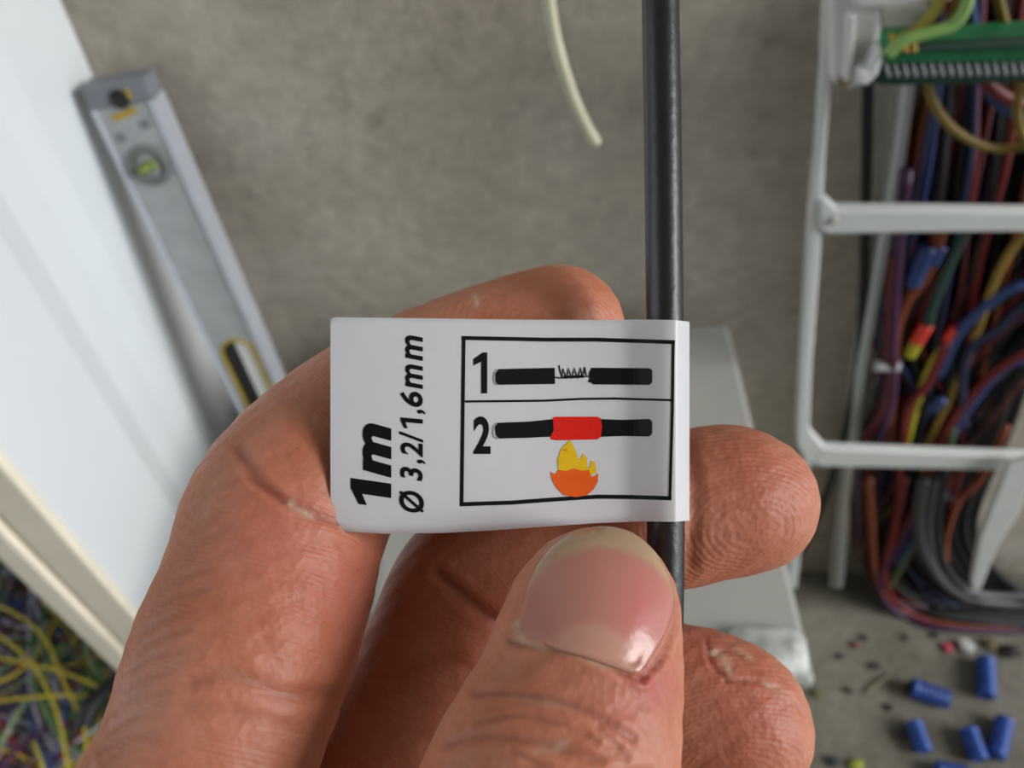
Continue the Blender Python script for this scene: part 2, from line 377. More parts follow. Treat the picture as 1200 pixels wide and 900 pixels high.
# back layer: heavy black cables added as the dark shade between the wires
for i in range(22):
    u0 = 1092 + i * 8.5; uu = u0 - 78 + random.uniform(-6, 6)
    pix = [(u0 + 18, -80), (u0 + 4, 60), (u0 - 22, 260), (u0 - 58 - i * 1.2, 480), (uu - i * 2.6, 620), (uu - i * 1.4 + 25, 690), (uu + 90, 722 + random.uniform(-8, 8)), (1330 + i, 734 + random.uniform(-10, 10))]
    wire('black', pix, .398 - .0010 * (i % 4), .0055, 'thick black cable added as shade at the back of the hanging wires', 'cable', 'black cables added as shade behind the coloured wires', 'cable')
mix = ['crimson'] * 13 + ['red'] * 8 + ['violet'] * 10 + ['navy blue'] * 12 + ['brown'] * 9 + ['orange'] * 2 + ['teal'] * 4 + ['bright blue'] * 2 + ['grey'] * 2 + ['yellow'] * 2 + ['black'] * 26  # the many black wires stand in for shade in the gaps
random.shuffle(mix)
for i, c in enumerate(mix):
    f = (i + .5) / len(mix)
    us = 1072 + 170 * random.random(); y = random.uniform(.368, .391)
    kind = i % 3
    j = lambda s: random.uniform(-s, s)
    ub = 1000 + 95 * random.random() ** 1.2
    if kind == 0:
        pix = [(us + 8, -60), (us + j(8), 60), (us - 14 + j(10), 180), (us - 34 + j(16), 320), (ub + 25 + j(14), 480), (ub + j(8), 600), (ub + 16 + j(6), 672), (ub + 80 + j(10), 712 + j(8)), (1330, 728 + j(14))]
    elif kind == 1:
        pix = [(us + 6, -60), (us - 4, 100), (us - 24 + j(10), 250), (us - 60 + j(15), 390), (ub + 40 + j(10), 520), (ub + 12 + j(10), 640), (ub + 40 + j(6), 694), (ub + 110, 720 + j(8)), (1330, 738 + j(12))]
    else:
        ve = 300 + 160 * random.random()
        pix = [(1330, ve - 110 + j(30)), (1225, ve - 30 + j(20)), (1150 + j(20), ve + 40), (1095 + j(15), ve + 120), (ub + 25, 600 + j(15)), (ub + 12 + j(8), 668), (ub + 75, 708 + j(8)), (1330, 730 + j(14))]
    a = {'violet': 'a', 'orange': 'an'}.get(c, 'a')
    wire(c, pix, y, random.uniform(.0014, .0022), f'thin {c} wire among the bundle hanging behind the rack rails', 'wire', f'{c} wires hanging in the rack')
# the ones that stand out
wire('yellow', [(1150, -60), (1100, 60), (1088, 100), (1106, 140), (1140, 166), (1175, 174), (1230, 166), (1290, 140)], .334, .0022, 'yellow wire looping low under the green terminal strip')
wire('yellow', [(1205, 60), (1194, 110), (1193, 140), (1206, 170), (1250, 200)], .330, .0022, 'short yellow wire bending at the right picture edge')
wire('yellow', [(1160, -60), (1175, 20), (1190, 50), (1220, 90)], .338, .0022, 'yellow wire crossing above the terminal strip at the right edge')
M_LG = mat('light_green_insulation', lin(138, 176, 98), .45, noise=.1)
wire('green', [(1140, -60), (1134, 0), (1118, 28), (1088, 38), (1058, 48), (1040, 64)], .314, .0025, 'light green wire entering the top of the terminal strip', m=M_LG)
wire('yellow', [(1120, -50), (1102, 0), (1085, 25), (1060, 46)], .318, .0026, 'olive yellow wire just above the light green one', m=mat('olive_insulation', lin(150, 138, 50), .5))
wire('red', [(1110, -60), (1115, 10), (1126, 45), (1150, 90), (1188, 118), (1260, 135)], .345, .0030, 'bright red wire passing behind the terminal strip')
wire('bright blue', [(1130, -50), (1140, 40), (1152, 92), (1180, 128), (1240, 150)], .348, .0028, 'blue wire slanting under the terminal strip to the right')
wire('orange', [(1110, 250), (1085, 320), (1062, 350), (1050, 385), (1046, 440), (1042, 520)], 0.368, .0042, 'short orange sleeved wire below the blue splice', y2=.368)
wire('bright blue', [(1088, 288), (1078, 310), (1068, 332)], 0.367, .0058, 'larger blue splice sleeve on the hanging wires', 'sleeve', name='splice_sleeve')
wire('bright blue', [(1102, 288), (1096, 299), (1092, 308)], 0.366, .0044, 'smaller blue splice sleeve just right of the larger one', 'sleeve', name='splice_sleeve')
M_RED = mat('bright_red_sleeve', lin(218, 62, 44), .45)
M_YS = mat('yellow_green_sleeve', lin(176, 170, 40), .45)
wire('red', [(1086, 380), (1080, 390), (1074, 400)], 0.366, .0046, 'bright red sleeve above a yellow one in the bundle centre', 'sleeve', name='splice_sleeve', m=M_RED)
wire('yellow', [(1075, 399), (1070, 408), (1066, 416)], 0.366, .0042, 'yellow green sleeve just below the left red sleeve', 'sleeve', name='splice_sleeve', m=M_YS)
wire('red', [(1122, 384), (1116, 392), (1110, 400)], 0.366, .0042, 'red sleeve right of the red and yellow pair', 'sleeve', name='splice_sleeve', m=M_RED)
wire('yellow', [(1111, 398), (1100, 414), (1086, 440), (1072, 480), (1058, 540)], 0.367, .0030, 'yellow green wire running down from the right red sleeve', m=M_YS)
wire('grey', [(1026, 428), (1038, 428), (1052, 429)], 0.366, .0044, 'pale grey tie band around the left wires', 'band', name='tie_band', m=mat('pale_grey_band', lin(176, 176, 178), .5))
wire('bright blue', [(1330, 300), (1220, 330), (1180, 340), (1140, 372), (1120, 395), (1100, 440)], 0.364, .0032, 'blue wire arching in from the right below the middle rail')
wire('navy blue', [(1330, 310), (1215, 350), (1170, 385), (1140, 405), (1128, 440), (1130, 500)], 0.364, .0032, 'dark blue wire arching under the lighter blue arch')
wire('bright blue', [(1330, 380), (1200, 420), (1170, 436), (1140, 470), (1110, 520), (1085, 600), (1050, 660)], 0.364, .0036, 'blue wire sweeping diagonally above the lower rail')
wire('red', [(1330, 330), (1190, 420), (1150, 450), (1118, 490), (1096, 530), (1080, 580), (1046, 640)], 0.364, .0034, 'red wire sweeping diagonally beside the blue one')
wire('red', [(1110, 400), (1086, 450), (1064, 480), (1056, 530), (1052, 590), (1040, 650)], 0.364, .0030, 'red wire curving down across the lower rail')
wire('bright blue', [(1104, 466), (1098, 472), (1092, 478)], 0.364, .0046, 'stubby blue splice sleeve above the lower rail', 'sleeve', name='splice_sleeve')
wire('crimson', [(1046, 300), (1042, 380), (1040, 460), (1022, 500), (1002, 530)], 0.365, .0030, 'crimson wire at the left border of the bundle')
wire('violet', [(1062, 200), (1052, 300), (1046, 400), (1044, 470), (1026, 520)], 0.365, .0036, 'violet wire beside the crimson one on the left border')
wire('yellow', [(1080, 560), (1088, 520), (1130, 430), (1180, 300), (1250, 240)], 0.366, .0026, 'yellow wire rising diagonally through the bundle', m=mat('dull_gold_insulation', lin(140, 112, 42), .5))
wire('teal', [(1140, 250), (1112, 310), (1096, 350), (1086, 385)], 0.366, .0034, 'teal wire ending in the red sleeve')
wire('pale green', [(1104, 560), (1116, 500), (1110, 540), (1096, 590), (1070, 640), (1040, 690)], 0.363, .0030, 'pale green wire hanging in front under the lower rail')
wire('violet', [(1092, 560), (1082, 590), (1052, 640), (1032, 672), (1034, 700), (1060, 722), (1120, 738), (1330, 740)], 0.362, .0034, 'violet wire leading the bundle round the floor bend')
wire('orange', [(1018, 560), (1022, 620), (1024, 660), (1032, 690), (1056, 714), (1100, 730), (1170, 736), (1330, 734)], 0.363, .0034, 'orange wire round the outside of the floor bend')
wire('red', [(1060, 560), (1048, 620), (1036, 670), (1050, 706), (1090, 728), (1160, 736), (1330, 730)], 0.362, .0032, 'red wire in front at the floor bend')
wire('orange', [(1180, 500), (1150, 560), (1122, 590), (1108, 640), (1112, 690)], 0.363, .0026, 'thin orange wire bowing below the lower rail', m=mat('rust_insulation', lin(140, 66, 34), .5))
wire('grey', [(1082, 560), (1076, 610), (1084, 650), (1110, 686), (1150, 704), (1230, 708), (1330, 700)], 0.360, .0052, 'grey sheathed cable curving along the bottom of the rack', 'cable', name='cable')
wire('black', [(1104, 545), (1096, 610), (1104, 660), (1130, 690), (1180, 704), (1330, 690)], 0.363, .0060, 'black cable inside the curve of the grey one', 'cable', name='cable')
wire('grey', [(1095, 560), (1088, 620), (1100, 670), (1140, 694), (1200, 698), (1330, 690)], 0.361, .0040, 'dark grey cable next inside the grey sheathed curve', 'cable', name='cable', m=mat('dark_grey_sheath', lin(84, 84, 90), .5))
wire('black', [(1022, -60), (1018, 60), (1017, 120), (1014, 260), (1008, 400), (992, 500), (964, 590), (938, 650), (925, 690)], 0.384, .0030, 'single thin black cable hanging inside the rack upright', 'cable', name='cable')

# cream wire hanging in front of the wall
tube_pts = [onY(628, -120, .33), onY(640, -30, .33), onY(646, 20, .33), onY(655, 62, .33), (onY(671, 112, .33)), onY(686, 145, .33), onY(699, 168, .33)]
o = tube('wire', tube_pts, .0026, M_IVORY, None, 12, 8)
tag(o, 'single stiff cream wire hanging down before the bare concrete wall', 'wire')

# ------------------------------------------------------------------ blue sleeves and crumbs on the floor
def blue_plug(u, v, u2, v2, wpx, label):
    a, b = onZ(u, v, .006), onZ(u2, v2, .006)
    r = wpx / 2 / FPX * (a - CAM).dot(FWD)
    a.z = b.z = r
    d = (b - a).normalized(); l = (b - a).length
    s = Vector((-d.y, d.x, 0)); prof = [(r * .7, 0), (r * .98, .0008)]
    k = 7
    for i in range(k):
        h0 = l * (.06 + .88 * i / k); h1 = l * (.06 + .88 * (i + .72) / k)
        prof += [(r, h0), (r, h1), (r * .9, h1 + l * .012), (r * .9, l * (.06 + .88 * (i + .97) / k))]
    prof += [(r, l * .95), (r * .96, l * .985), (r * .62, l), (r * .6, l * .9), (r * .001, l * .9)]
    o = lathe('wall_plug', prof, (a, s, Vector((0, 0, 1)), d), M_BLUE, None, 18)
    return tag(o, label, 'wall plug', 'blue plugs on the floor')
p1 = blue_plug(1066, 806, 1110, 822, 22, 'blue ribbed plug lying slanted with a dark open end')
blue_plug(1153, 772, 1155, 818, 20, 'blue ribbed plug furthest from the hand, pointing at the rack')
blue_plug(1069, 846, 1082, 882, 19, 'blue ribbed plug nearest the ring fingertip')
blue_plug(1133, 854, 1147, 892, 20, 'blue ribbed plug touching its neighbour on its right')
blue_plug(1176, 843, 1166, 888, 20, 'blue ribbed plug rightmost of the touching pair')
blue_plug(1096, 902, 1132, 908, 20, 'blue ribbed plug cut off by the bottom picture edge')
c = onZ(1062, 804, .009)
d = (onZ(1110, 822, .009) - c).normalized()
q = lathe('end_hole', [(.0062, 0), (.0066, .003), (.0001, .003)], (c, Vector((-d.y, d.x, 0)), Vector((0, 0, 1)), d), M_BLACK, None, 14)
q.parent = p1; q.location = q.location - p1.location
# small bent tab on the slanted plug
def crumb(u, v, s, m, label, group=None, name='crumb'):
    bm = bmesh.new(); bmesh.ops.create_icosphere(bm, subdivisions=1, radius=1)
    for x in bm.verts: x.co *= random.uniform(.65, 1.15)
    c = onZ(u, v, 0); r = s / 2 / FPX * (c - CAM).dot(FWD)
    for x in bm.verts: x.co = Vector((x.co.x * r * 1.25, x.co.y * r, x.co.z * r * .55))
    me = bpy.data.meshes.new(name); bm.to_mesh(me); bm.free(); me.materials.append(m)
    o = bpy.data.objects.new(name, me); COL.objects.link(o); o.location = (c.x, c.y, r * .5); o.rotation_euler.z = random.uniform(0, 6)
    return tag(o, label, 'crumb', group)
M_DK = mat('dark_grit', lin(52, 52, 52), .8, noise=.3); M_PK = mat('pink_scrap', lin(190, 60, 84), .5); M_WC = mat('white_scrap', lin(190, 190, 188), .7, noise=.2)
for u, v, s in [(1025, 781, 11), (1052, 862, 12), (1041, 830, 10), (994, 810, 9), (1095, 746, 10), (975, 893, 15), (1060, 748, 8), (985, 770, 8), (1012, 748, 9)]:
    crumb(u, v, s, M_DK, 'small dark grit crumb lying on the concrete floor', 'dark crumbs on the floor')
crumb(1003, 757, 9, mat('red_scrap', lin(120, 50, 50), .6), 'tiny dull red scrap alone on the floor', name='insulation_scrap')
crumb(1110, 761, 13, M_PK, 'pink insulation scrap on the floor below the cable bend', name='insulation_scrap')
crumb(1130, 758, 18, M_WC, 'white crumpled scrap right of the pink one', name='paper_scrap')
crumb(1182, 766, 22, mat('dark_rubble', lin(60, 54, 48), .8, noise=.4), 'dark rubble lump below the cable bend at the right edge', name='rubble_stone')
crumb(1160, 757, 16, mat('tan_rubble', lin(120, 104, 80), .8, noise=.3), 'tan rubble lump between white scrap and dark lump', name='rubble_stone')
crumb(958, 814, 12, mat('olive_scrap', lin(96, 104, 50), .7), 'olive green scrap beside the grey cabinet', name='insulation_scrap')
crumb(1003, 897, 16, mat('lime_scrap', lin(150, 158, 40), .6), 'lime green scrap at the bottom picture edge', name='insulation_scrap')
o = tube('splinter', [onZ(1015, 812, .002), onZ(1030, 800, .004), onZ(1042, 792, .002)], .0012, mat('straw', lin(150, 146, 116), .7), None, 6, 4)
tag(o, 'thin pale straw splinter lying on the floor', 'splinter')

# ------------------------------------------------------------------ wire tangle in the lower left corner
tang = ['yellow'] * 14 + ['pale green'] * 14 + ['green'] * 10 + ['orange'] * 12 + ['crimson'] * 12 + ['bright blue'] * 10 + ['grey'] * 44 + ['violet'] * 10 + ['navy blue'] * 10 + ['brown'] * 8 + ['black'] * 6
TM = {k: mat(k.replace(' ', '_') + '_tangle', tuple(x * .8 for x in c[:3]) + (1,), .45, noise=.12, scale=200) for k, c in WCOL.items()}
TM['grey'] = mat('pale_grey_tangle', lin(186, 184, 198), .5, noise=.12); TM['yellow'] = mat('yellow_tangle', lin(192, 172, 46), .45, noise=.12)
for i, c in enumerate(tang):
    layer = {'yellow': .075, 'pale green': .07, 'green': .065}.get(c, random.uniform(.008, .06))
    if c == 'yellow' and i % 3 == 2: layer = .05
    if c == 'grey': layer = random.uniform(.010, .05)
    u0, v0 = random.uniform(-60, 160), random.uniform(640, 930)
    an = random.uniform(0, 6.28); pts = []; bend = random.uniform(-.45, .45)
    for k in range(7):
        z = max(.005, layer + .016 * math.sin(k * 1.1 + i))
        pts.append(onZ(u0, v0, z)); an += bend + random.uniform(-.25, .25)
        u0 += 38 * math.cos(an); v0 += 38 * math.sin(an)
        if u0 > 210: an = math.pi - an; u0 = 205
        if v0 < 660: an = -an; v0 = 670
    pts = [Vector((min(p.x, -.276), p.y, p.z)) if p.y > .17 else p for p in pts]
    o = tube('wire', pts, random.uniform(.0012, .0018), TM[c], None, 7, 5)
    tag(o, f'loose {c} wire in the tangle on the floor below the cream jamb', 'wire', f'{c} wires in the floor tangle')
for pix, lab in [([(-40, 700), (10, 715), (50, 745), (75, 800), (100, 860), (95, 960)], 'long yellow wire curving down the middle of the tangle'),
                 ([(-30, 765), (20, 775), (80, 790), (125, 812), (160, 850)], 'yellow wire bowing across the tangle to the wrist'),
                 ([(-30, 725), (30, 770), (65, 830), (85, 930)], 'yellow wire crossing beneath the long one'),
                 ([(-40, 825), (30, 818), (70, 815), (100, 815), (140, 800)], 'yellow wire lying level just above the black grip')]:
    o = tube('wire', [onZ(u, v, .10) for u, v in pix], .0015, TM['yellow'], None, 8, 6); tag(o, lab, 'wire')
g = tube('tool_grip', [onZ(96, 856, .095), onZ(100, 842, .098), onZ(106, 828, .10), onZ(118, 815, .10), onZ(140, 795, .10)], lambda t: .0065 + .002 * math.sin(t * 3.14), M_BLACK, None, 14, 6)
tag(g, 'black rubber tool grip poking out of the wire tangle', 'tool')

# ------------------------------------------------------------------ black heat-shrink tube
M_TUBE = mat('black_heat_shrink', lin(30, 30, 34), .38, noise=.18, scale=500, bump=.35, bscale=900, bdist=.0002, spec=.6)
pts = [P(770, -420, 84), P(772, -200, 83), P(774, 0, 82.2), P(777, 180, 82), P(779, 380, 82), P(780, 520, 81.8), P(780, 640, 81.6), P(779, 720, 81.6), P(776, 860, 82.5), P(770, 960, 84)]
o = tube('heat_shrink_tube', pts, .00192, M_TUBE, None, 32, 8)
tag(o, 'matt black heat shrink tube held upright by the hand', 'tube')

# ------------------------------------------------------------------ white flag tag folded round the tube
def sstep(a, b, x):
    t = np.clip((x - a) / (b - a), 0, 1); return t * t * (3 - 2 * t)
def tag_d(u):                                  # depth of the printed layer in millimetres
    base = 78.2 + 2.9 * sstep(380, 700, u) - .35 * np.sin((u - 400) / 110.0) ** 2
    k = sstep(728, 788, u)
    top = 79.35 + .028 * (np.maximum(u - 791, 0)) ** 1.5
    return base * (1 - k) + top * k
TOPU, TOPV = [380, 420, 500, 600, 700, 760, 790, 808], [371.5, 372, 373, 374.5, 375, 374.5, 375, 377]
BOTU, BOTV = [380, 410, 450, 520, 580, 640, 700, 750, 790, 808], [617, 623, 625.5, 624.5, 621.5, 617, 613, 611, 611.5, 610]
LEFTU = 387
def tag_uv(u, t):
    a = np.interp(u, TOPU, TOPV); b = np.interp(u, BOTU, BOTV); e = u - LEFTU
    if e < 9: r = 9 - math.sqrt(max(0, 81 - (9 - e) ** 2)); b -= r; a += r * .35
    return a + (b - a) * t
us = [LEFTU + x for x in (0, 1, 2.5, 4.5, 7)] + list(np.linspace(397, 735, 46)) + list(np.linspace(739, 806, 34)) + [808]
NT = 24; ts = np.linspace(0, 1, NT); vs, fs = [], []
cols = [(u, tag_d(u)) for u in us]
back = []
for u in reversed(us):
    d = tag_d(u)
    if u < 742: back.append((u, d + .22))
    else:
        k = float(sstep(742, 770, u)); e = max(0, (u - 770) / 38)
        bb = tag_d(742) + .22; back.append((u, bb + (84.25 - bb) * k - (84.25 - tag_d(808) - .15) * e ** 4))
allc = cols + back
for u, d in allc:
    for t in ts: vs.append(P(u * 1.0, tag_uv(u, t), d))
nc = len(allc)
for i in range(nc):
    j = (i + 1) % nc
    for k in range(NT - 1): fs.append([i * NT + k, j * NT + k, j * NT + k + 1, i * NT + k + 1])
nf = sum(1 for u in us if u < 742)
for i in range(nf - 1):                        # the two glued layers close along the top and bottom edge
    b0, b1 = nc - 1 - i, nc - 2 - i
    fs.append([i * NT, b0 * NT, b1 * NT, (i + 1) * NT]); fs.append([i * NT + NT - 1, (i + 1) * NT + NT - 1, b1 * NT + NT - 1, b0 * NT + NT - 1])
M_TAG = mat('white_vinyl', lin(214, 214, 219), .36, noise=.015, scale=300)
tg = mesh_obj('cable_tag', vs, fs, M_TAG, None, True); fix_normals(tg)
tag(tg, 'white printed flag tag folded round the black tube', 'tag')

M_INK = mat('black_ink', lin(20, 19, 21), .4, noise=.1, scale=800, spec=.2)
M_RINK = mat('red_ink', lin(226, 38, 30), .4, noise=.04, scale=800, spec=.2)
M_OINK = mat('orange_ink', lin(236, 96, 18), .4, noise=.04, scale=500)
M_YINK = mat('yellow_ink', lin(236, 190, 20), .4, noise=.06, scale=900)
M_GINK = mat('grey_ink', lin(150, 150, 154), .4)
def ink(name, pts, faces, m, lift=.05, label=None):
    o = mesh_obj(name, [P(u, v, tag_d(u) - lift) for u, v in pts], faces, m, tg)
    if label: o['label'] = label
    return o
def strokes(name, lines, m, lift=.05, label=None):
    pts, fs = [], []
    for line, wd in lines:
        p = [np.array(a, float) for a in line]; q = []
        for a, b in zip(p[:-1], p[1:]):
            nn = max(1, int(np.linalg.norm(b - a) / 6))
            q += [a + (b - a) * k / nn for k in range(nn)]
        q.append(p[-1]); s0 = len(pts)
        for i, c in enumerate(q):
            t = q[min(i + 1, len(q) - 1)] - q[max(i - 1, 0)]; t /= np.linalg.norm(t); nn = np.array([-t[1], t[0]]) * wd / 2
            pts += [tuple(c + nn), tuple(c - nn)]
        for i in range(len(q) - 1): fs.append([s0 + 2 * i, s0 + 2 * i + 1, s0 + 2 * i + 3, s0 + 2 * i + 2])
    return ink(name, pts, fs, m, lift, label)
def fill(name, poly, m, lift=.05, label=None):
    bm = bmesh.new(); vv = [bm.verts.new((x, y, 0)) for x, y in poly]; bm.faces.new(vv)
    bmesh.ops.triangulate(bm, faces=bm.faces)
    for x in range(int(min(p[0] for p in poly)) // 7 * 7, int(max(p[0] for p in poly)) + 7, 7):
        bmesh.ops.bisect_plane(bm, geom=bm.verts[:] + bm.edges[:] + bm.faces[:], plane_co=(x, 0, 0), plane_no=(1, 0, 0), dist=.01)
    bm.verts.index_update()
    pts = [(v.co.x, v.co.y) for v in bm.verts]; fs = [[v.index for v in f.verts] for f in bm.faces]; bm.free()
    return ink(name, pts, fs, m, lift, label)
def lettering(name, body, m, fit, turned, bold, shear, label):
    """fit: pixel box u0, v0, u1, v1; turned letters read upwards"""
    cu = bpy.data.curves.new('text', 'FONT'); cu.body = body; cu.offset = bold; cu.shear = shear; cu.resolution_u = 6
    ob = bpy.data.objects.new('text', cu); COL.objects.link(ob); bpy.context.view_layer.update()
    me = bpy.data.meshes.new_from_object(ob.evaluated_get(bpy.context.evaluated_depsgraph_get()))
    bpy.data.objects.remove(ob)
    co = np.array([tuple(v.co)[:2] for v in me.vertices]); fs = [list(p.vertices) for p in me.polygons]
    a, b = co.min(0), co.max(0); co = (co - a) / (b - a)
    u0, v0, u1, v1 = fit
    if turned: pts = [(u1 + (u0 - u1) * y, v1 + (v0 - v1) * x) for x, y in co]
    else: pts = [(u0 + (u1 - u0) * x, v1 + (v0 - v1) * y) for x, y in co]
    bpy.data.meshes.remove(me)
    return ink(name, pts, fs, m, .06, label)
ONE = [(.34, 0), (.72, 0), (.72, 1), (.46, 1), (.06, .80), (.06, .60), (.34, .72)]
THIN = [(.50, 0), (.80, 0), (.80, 1), (.58, 1), (.10, .84), (.10, .68), (.50, .78)]
def typeset(glyphs, turned, bold, shear, label):
    """glyphs: (character, box u0, v0, u1, v1) joined into one piece of print"""
    pts, fs = [], []
    for ch, (u0, v0, u1, v1) in glyphs:
        if ch in 'LI1':
            gl = {'L': ONE, 'I': THIN, '1': THIN}[ch]; co = np.array(gl); g = [list(range(len(gl)))]
        else:
            cu = bpy.data.curves.new('text', 'FONT'); cu.body = ch; cu.offset = bold; cu.resolution_u = 6
            ob = bpy.data.objects.new('text', cu); COL.objects.link(ob); bpy.context.view_layer.update()
            me = bpy.data.meshes.new_from_object(ob.evaluated_get(bpy.context.evaluated_depsgraph_get()))
            bpy.data.objects.remove(ob)
            co = np.array([tuple(v.co)[:2] for v in me.vertices]); g = [list(p.vertices) for p in me.polygons]; bpy.data.meshes.remove(me)
        co = co.copy(); co[:, 0] += shear * co[:, 1] * (1 if ch not in 'LI1' else .7)
        a, b_ = co.min(0), co.max(0); co = (co - a) / (b_ - a); s = len(pts)
        if turned: pts += [(u1 + (u0 - u1) * y, v1 + (v0 - v1) * x) for x, y in co]
        else: pts += [(u0 + (u1 - u0) * x, v1 + (v0 - v1) * y) for x, y in co]
        fs += [[s + q for q in f] for f in g]
    return ink('lettering', pts, fs, M_INK, .06, label)
typeset([('L', (411, 560, 458.5, 592)), ('m', (425, 496, 458.5, 560))], True, .05, .22, 'bold italic black lettering 1m')
typeset([('\u00d8', (467.5, 575, 497, 601)), ('3', (469, 547, 495.5, 564)), (',', (489, 538.5, 499, 544)), ('2', (469.5, 518.5, 495.5, 536)), ('/', (468, 505, 496, 519)), ('1', (469.5, 489, 495.5, 502)),
         (',', (489, 480, 499, 485.5)), ('6', (469, 459, 495.5, 477)), ('m', (475, 427, 495.5, 456)), ('m', (475, 393, 495.5, 423))], True, .022, .2, 'italic black lettering \u00d8 3,2/1,6mm')
typeset([('I', (555, 413, 571, 461))], False, 0, 0, 'black figure 1')
typeset([('2', (555, 488, 575, 532))], False, .03, 0, 'black figure 2')
strokes('frame_line', [([(541, 396), (640, 398), (700, 398), (791, 401)], 4.6), ([(543.5, 396), (541, 592)], 4.2), ([(789, 401), (788, 480), (785, 584)], 3.4),
                       ([(539, 591), (600, 589), (640, 586), (700, 582), (740, 582.5), (787, 584)], 4.8)], M_INK, .05, 'black frame line')
strokes('divider_line', [([(545, 470.5), (600, 470), (640, 469.5), (680, 467.5), (720, 467), (788, 469)], 2.6)], M_INK, .05, 'thin black divider line')
def bar(pts): return fill('cable_drawing', pts, M_INK, .05, 'drawn black cable piece')
bar([(584, 432.5), (650, 431), (650.5, 450), (583, 451), (581, 447), (580.5, 437)])
bar([(693, 431), (700, 431), (761, 431.5), (764, 434), (764, 448), (761, 451), (695, 450.5), (691, 447), (690, 438)])
strokes('cable_end', [([(583, 433), (579.5, 437), (578.5, 444), (580, 449), (583, 451)], 2)], M_GINK, .055)
strokes('wire_drawing', [([(650, 442), (656, 443), (690, 441)], 1.6), ([(655, 428), (658, 443), (660, 432), (664, 444), (666, 431), (670, 444), (673, 431), (677, 444), (680, 431), (683, 442), (685, 430), (687, 440)], 1.6),
                         ([(690, 448), (693, 442)], 2.4), ([(660, 442), (684, 441)], 3.5)], M_INK, .05, 'drawn twisted wire')
bar([(583, 495.5), (620, 494), (649, 491), (650, 511.5), (620, 513), (585, 514), (581, 510), (580, 500)])
bar([(702, 491), (730, 492), (761, 491), (764, 494), (764, 508), (761, 511.5), (730, 511), (702, 512)])
strokes('cable_end', [([(582, 496), (578.5, 500), (577.5, 507), (579, 512), (583, 514)], 2)], M_GINK, .055)
fill('sleeve_drawing', [(648, 489), (652, 488.3), (700, 488.3), (704, 490), (705.5, 500), (704, 512), (700, 515), (652, 516), (646, 515), (645, 512), (649, 504)], M_RINK, .062, 'drawn red shrink sleeve')
cv = lambda L_: [(530 + x / 3.752, 380 + y / 3.752) for x, y in L_]
fill('flame_drawing', cv([(468, 650), (462, 598), (482, 618), (488, 600), (478, 548), (504, 578), (513, 570), (518, 508), (538, 545), (556, 592), (566, 590), (576, 568), (592, 588), (596, 632), (606, 628), (612, 598), (628, 606), (634, 652), (600, 668), (540, 668)]), M_YINK, .055, 'drawn yellow flame tips')
fill('flame_drawing', cv([(432, 648), (452, 660), (468, 640), (500, 645), (536, 634), (570, 644), (600, 640), (612, 670), (628, 668), (642, 655), (641, 690), (622, 725), (592, 752), (545, 760), (490, 752), (455, 715), (438, 682)]), M_OINK, .06, 'drawn orange flame')

# ------------------------------------------------------------------ the hand: one continuous surface grown from a distance field
# camera-side coordinates in millimetres: x right, y down, z away from the lens
def C3(u, v, d): return np.array([(u - 600) * d / FPX, (v - 450) * d / FPX, d])
def st(u, v, d, rpx): return (C3(u, v, d), rpx * d / FPX)
def mm(x, y, z, r): return (np.array([x, y, z], float), r)
THN = np.array([.10, -.30, -.95]); THN /= np.linalg.norm(THN)
FING = {
 'index': [mm(-33, 50, 68, 12.6), st(205, 985, 72.5, 142), st(248, 880, 76, 126), st(285, 770, 79.5, 128), st(318, 680, 83, 121), st(338, 606, 86.5, 118), st(385, 540, 89.5, 108), st(455, 482, 91.5, 99), st(540, 436, 93, 90), st(615, 406, 94.5, 86), st(654, 388, 95.5, 78)],
 'middle': [mm(-26, 66, 86, 12), st(405, 985, 90, 122), st(482, 860, 92.5, 110), st(530, 765, 94.5, 104), st(562, 692, 96, 102), st(630, 640, 95.5, 96), st(720, 612, 94.5, 92), st(800, 596, 93.4, 90), st(850, 586, 93.0, 89), st(874, 588, 93.0, 82)],
 'ring': [mm(-18, 78, 99, 11), st(500, 990, 103, 112), st(560, 900, 104, 98), st(640, 838, 103, 92), st(720, 815, 101, 88), st(800, 822, 99.5, 88), st(852, 838, 98.5, 88), st(868, 852, 98.3, 82)],
 'little': [mm(-10, 88, 112, 9.5), mm(-8, 76, 117, 9), mm(2, 66, 117, 8), mm(14, 64, 113, 7.4), mm(21, 66, 111, 6.6)],
 'thumb': [mm(-9, 66, 62, 12.4), mm(-2.5, 50, 63, 11.6), st(628, 965, 66.5, 152), st(655, 890, 68.5, 141), st(672, 840, 70, 128), st(684, 785, 71.5, 117), st(694, 735, 73, 106), st(701, 714, 74.0, 96), st(705, 706, 74.4, 84)],
}
PALM = [(mm(-33, 50, 68, 12.6), mm(-18, 112, 78, 16)), (mm(-26, 66, 86, 12.5), mm(-12, 114, 86, 15)), (mm(-18, 78, 99, 11.5), mm(-6, 116, 95, 14)), (mm(-10, 88, 112, 10), mm(-2, 116, 102, 13)),
        (mm(-9, 66, 62, 12.6), mm(-12, 104, 72, 17)), (mm(-9, 70, 64, 9), mm(-28, 62, 70, 10)), (mm(-12, 112, 86, 22), mm(-10, 150, 88, 22))]
FLAT = {'thumb': (THN, .80)}
def chain(stn):
    arr = [np.concatenate([p, [r]]) for p, r in stn]
    return [np.array(a) for a in catmull(arr, 3)]
CH = {k: chain(v) for k, v in FING.items()}
def smin(a, b, k):
    h = np.clip(.5 + .5 * (b - a) / k, 0, 1); return b + (a - b) * h - k * h * (1 - h)
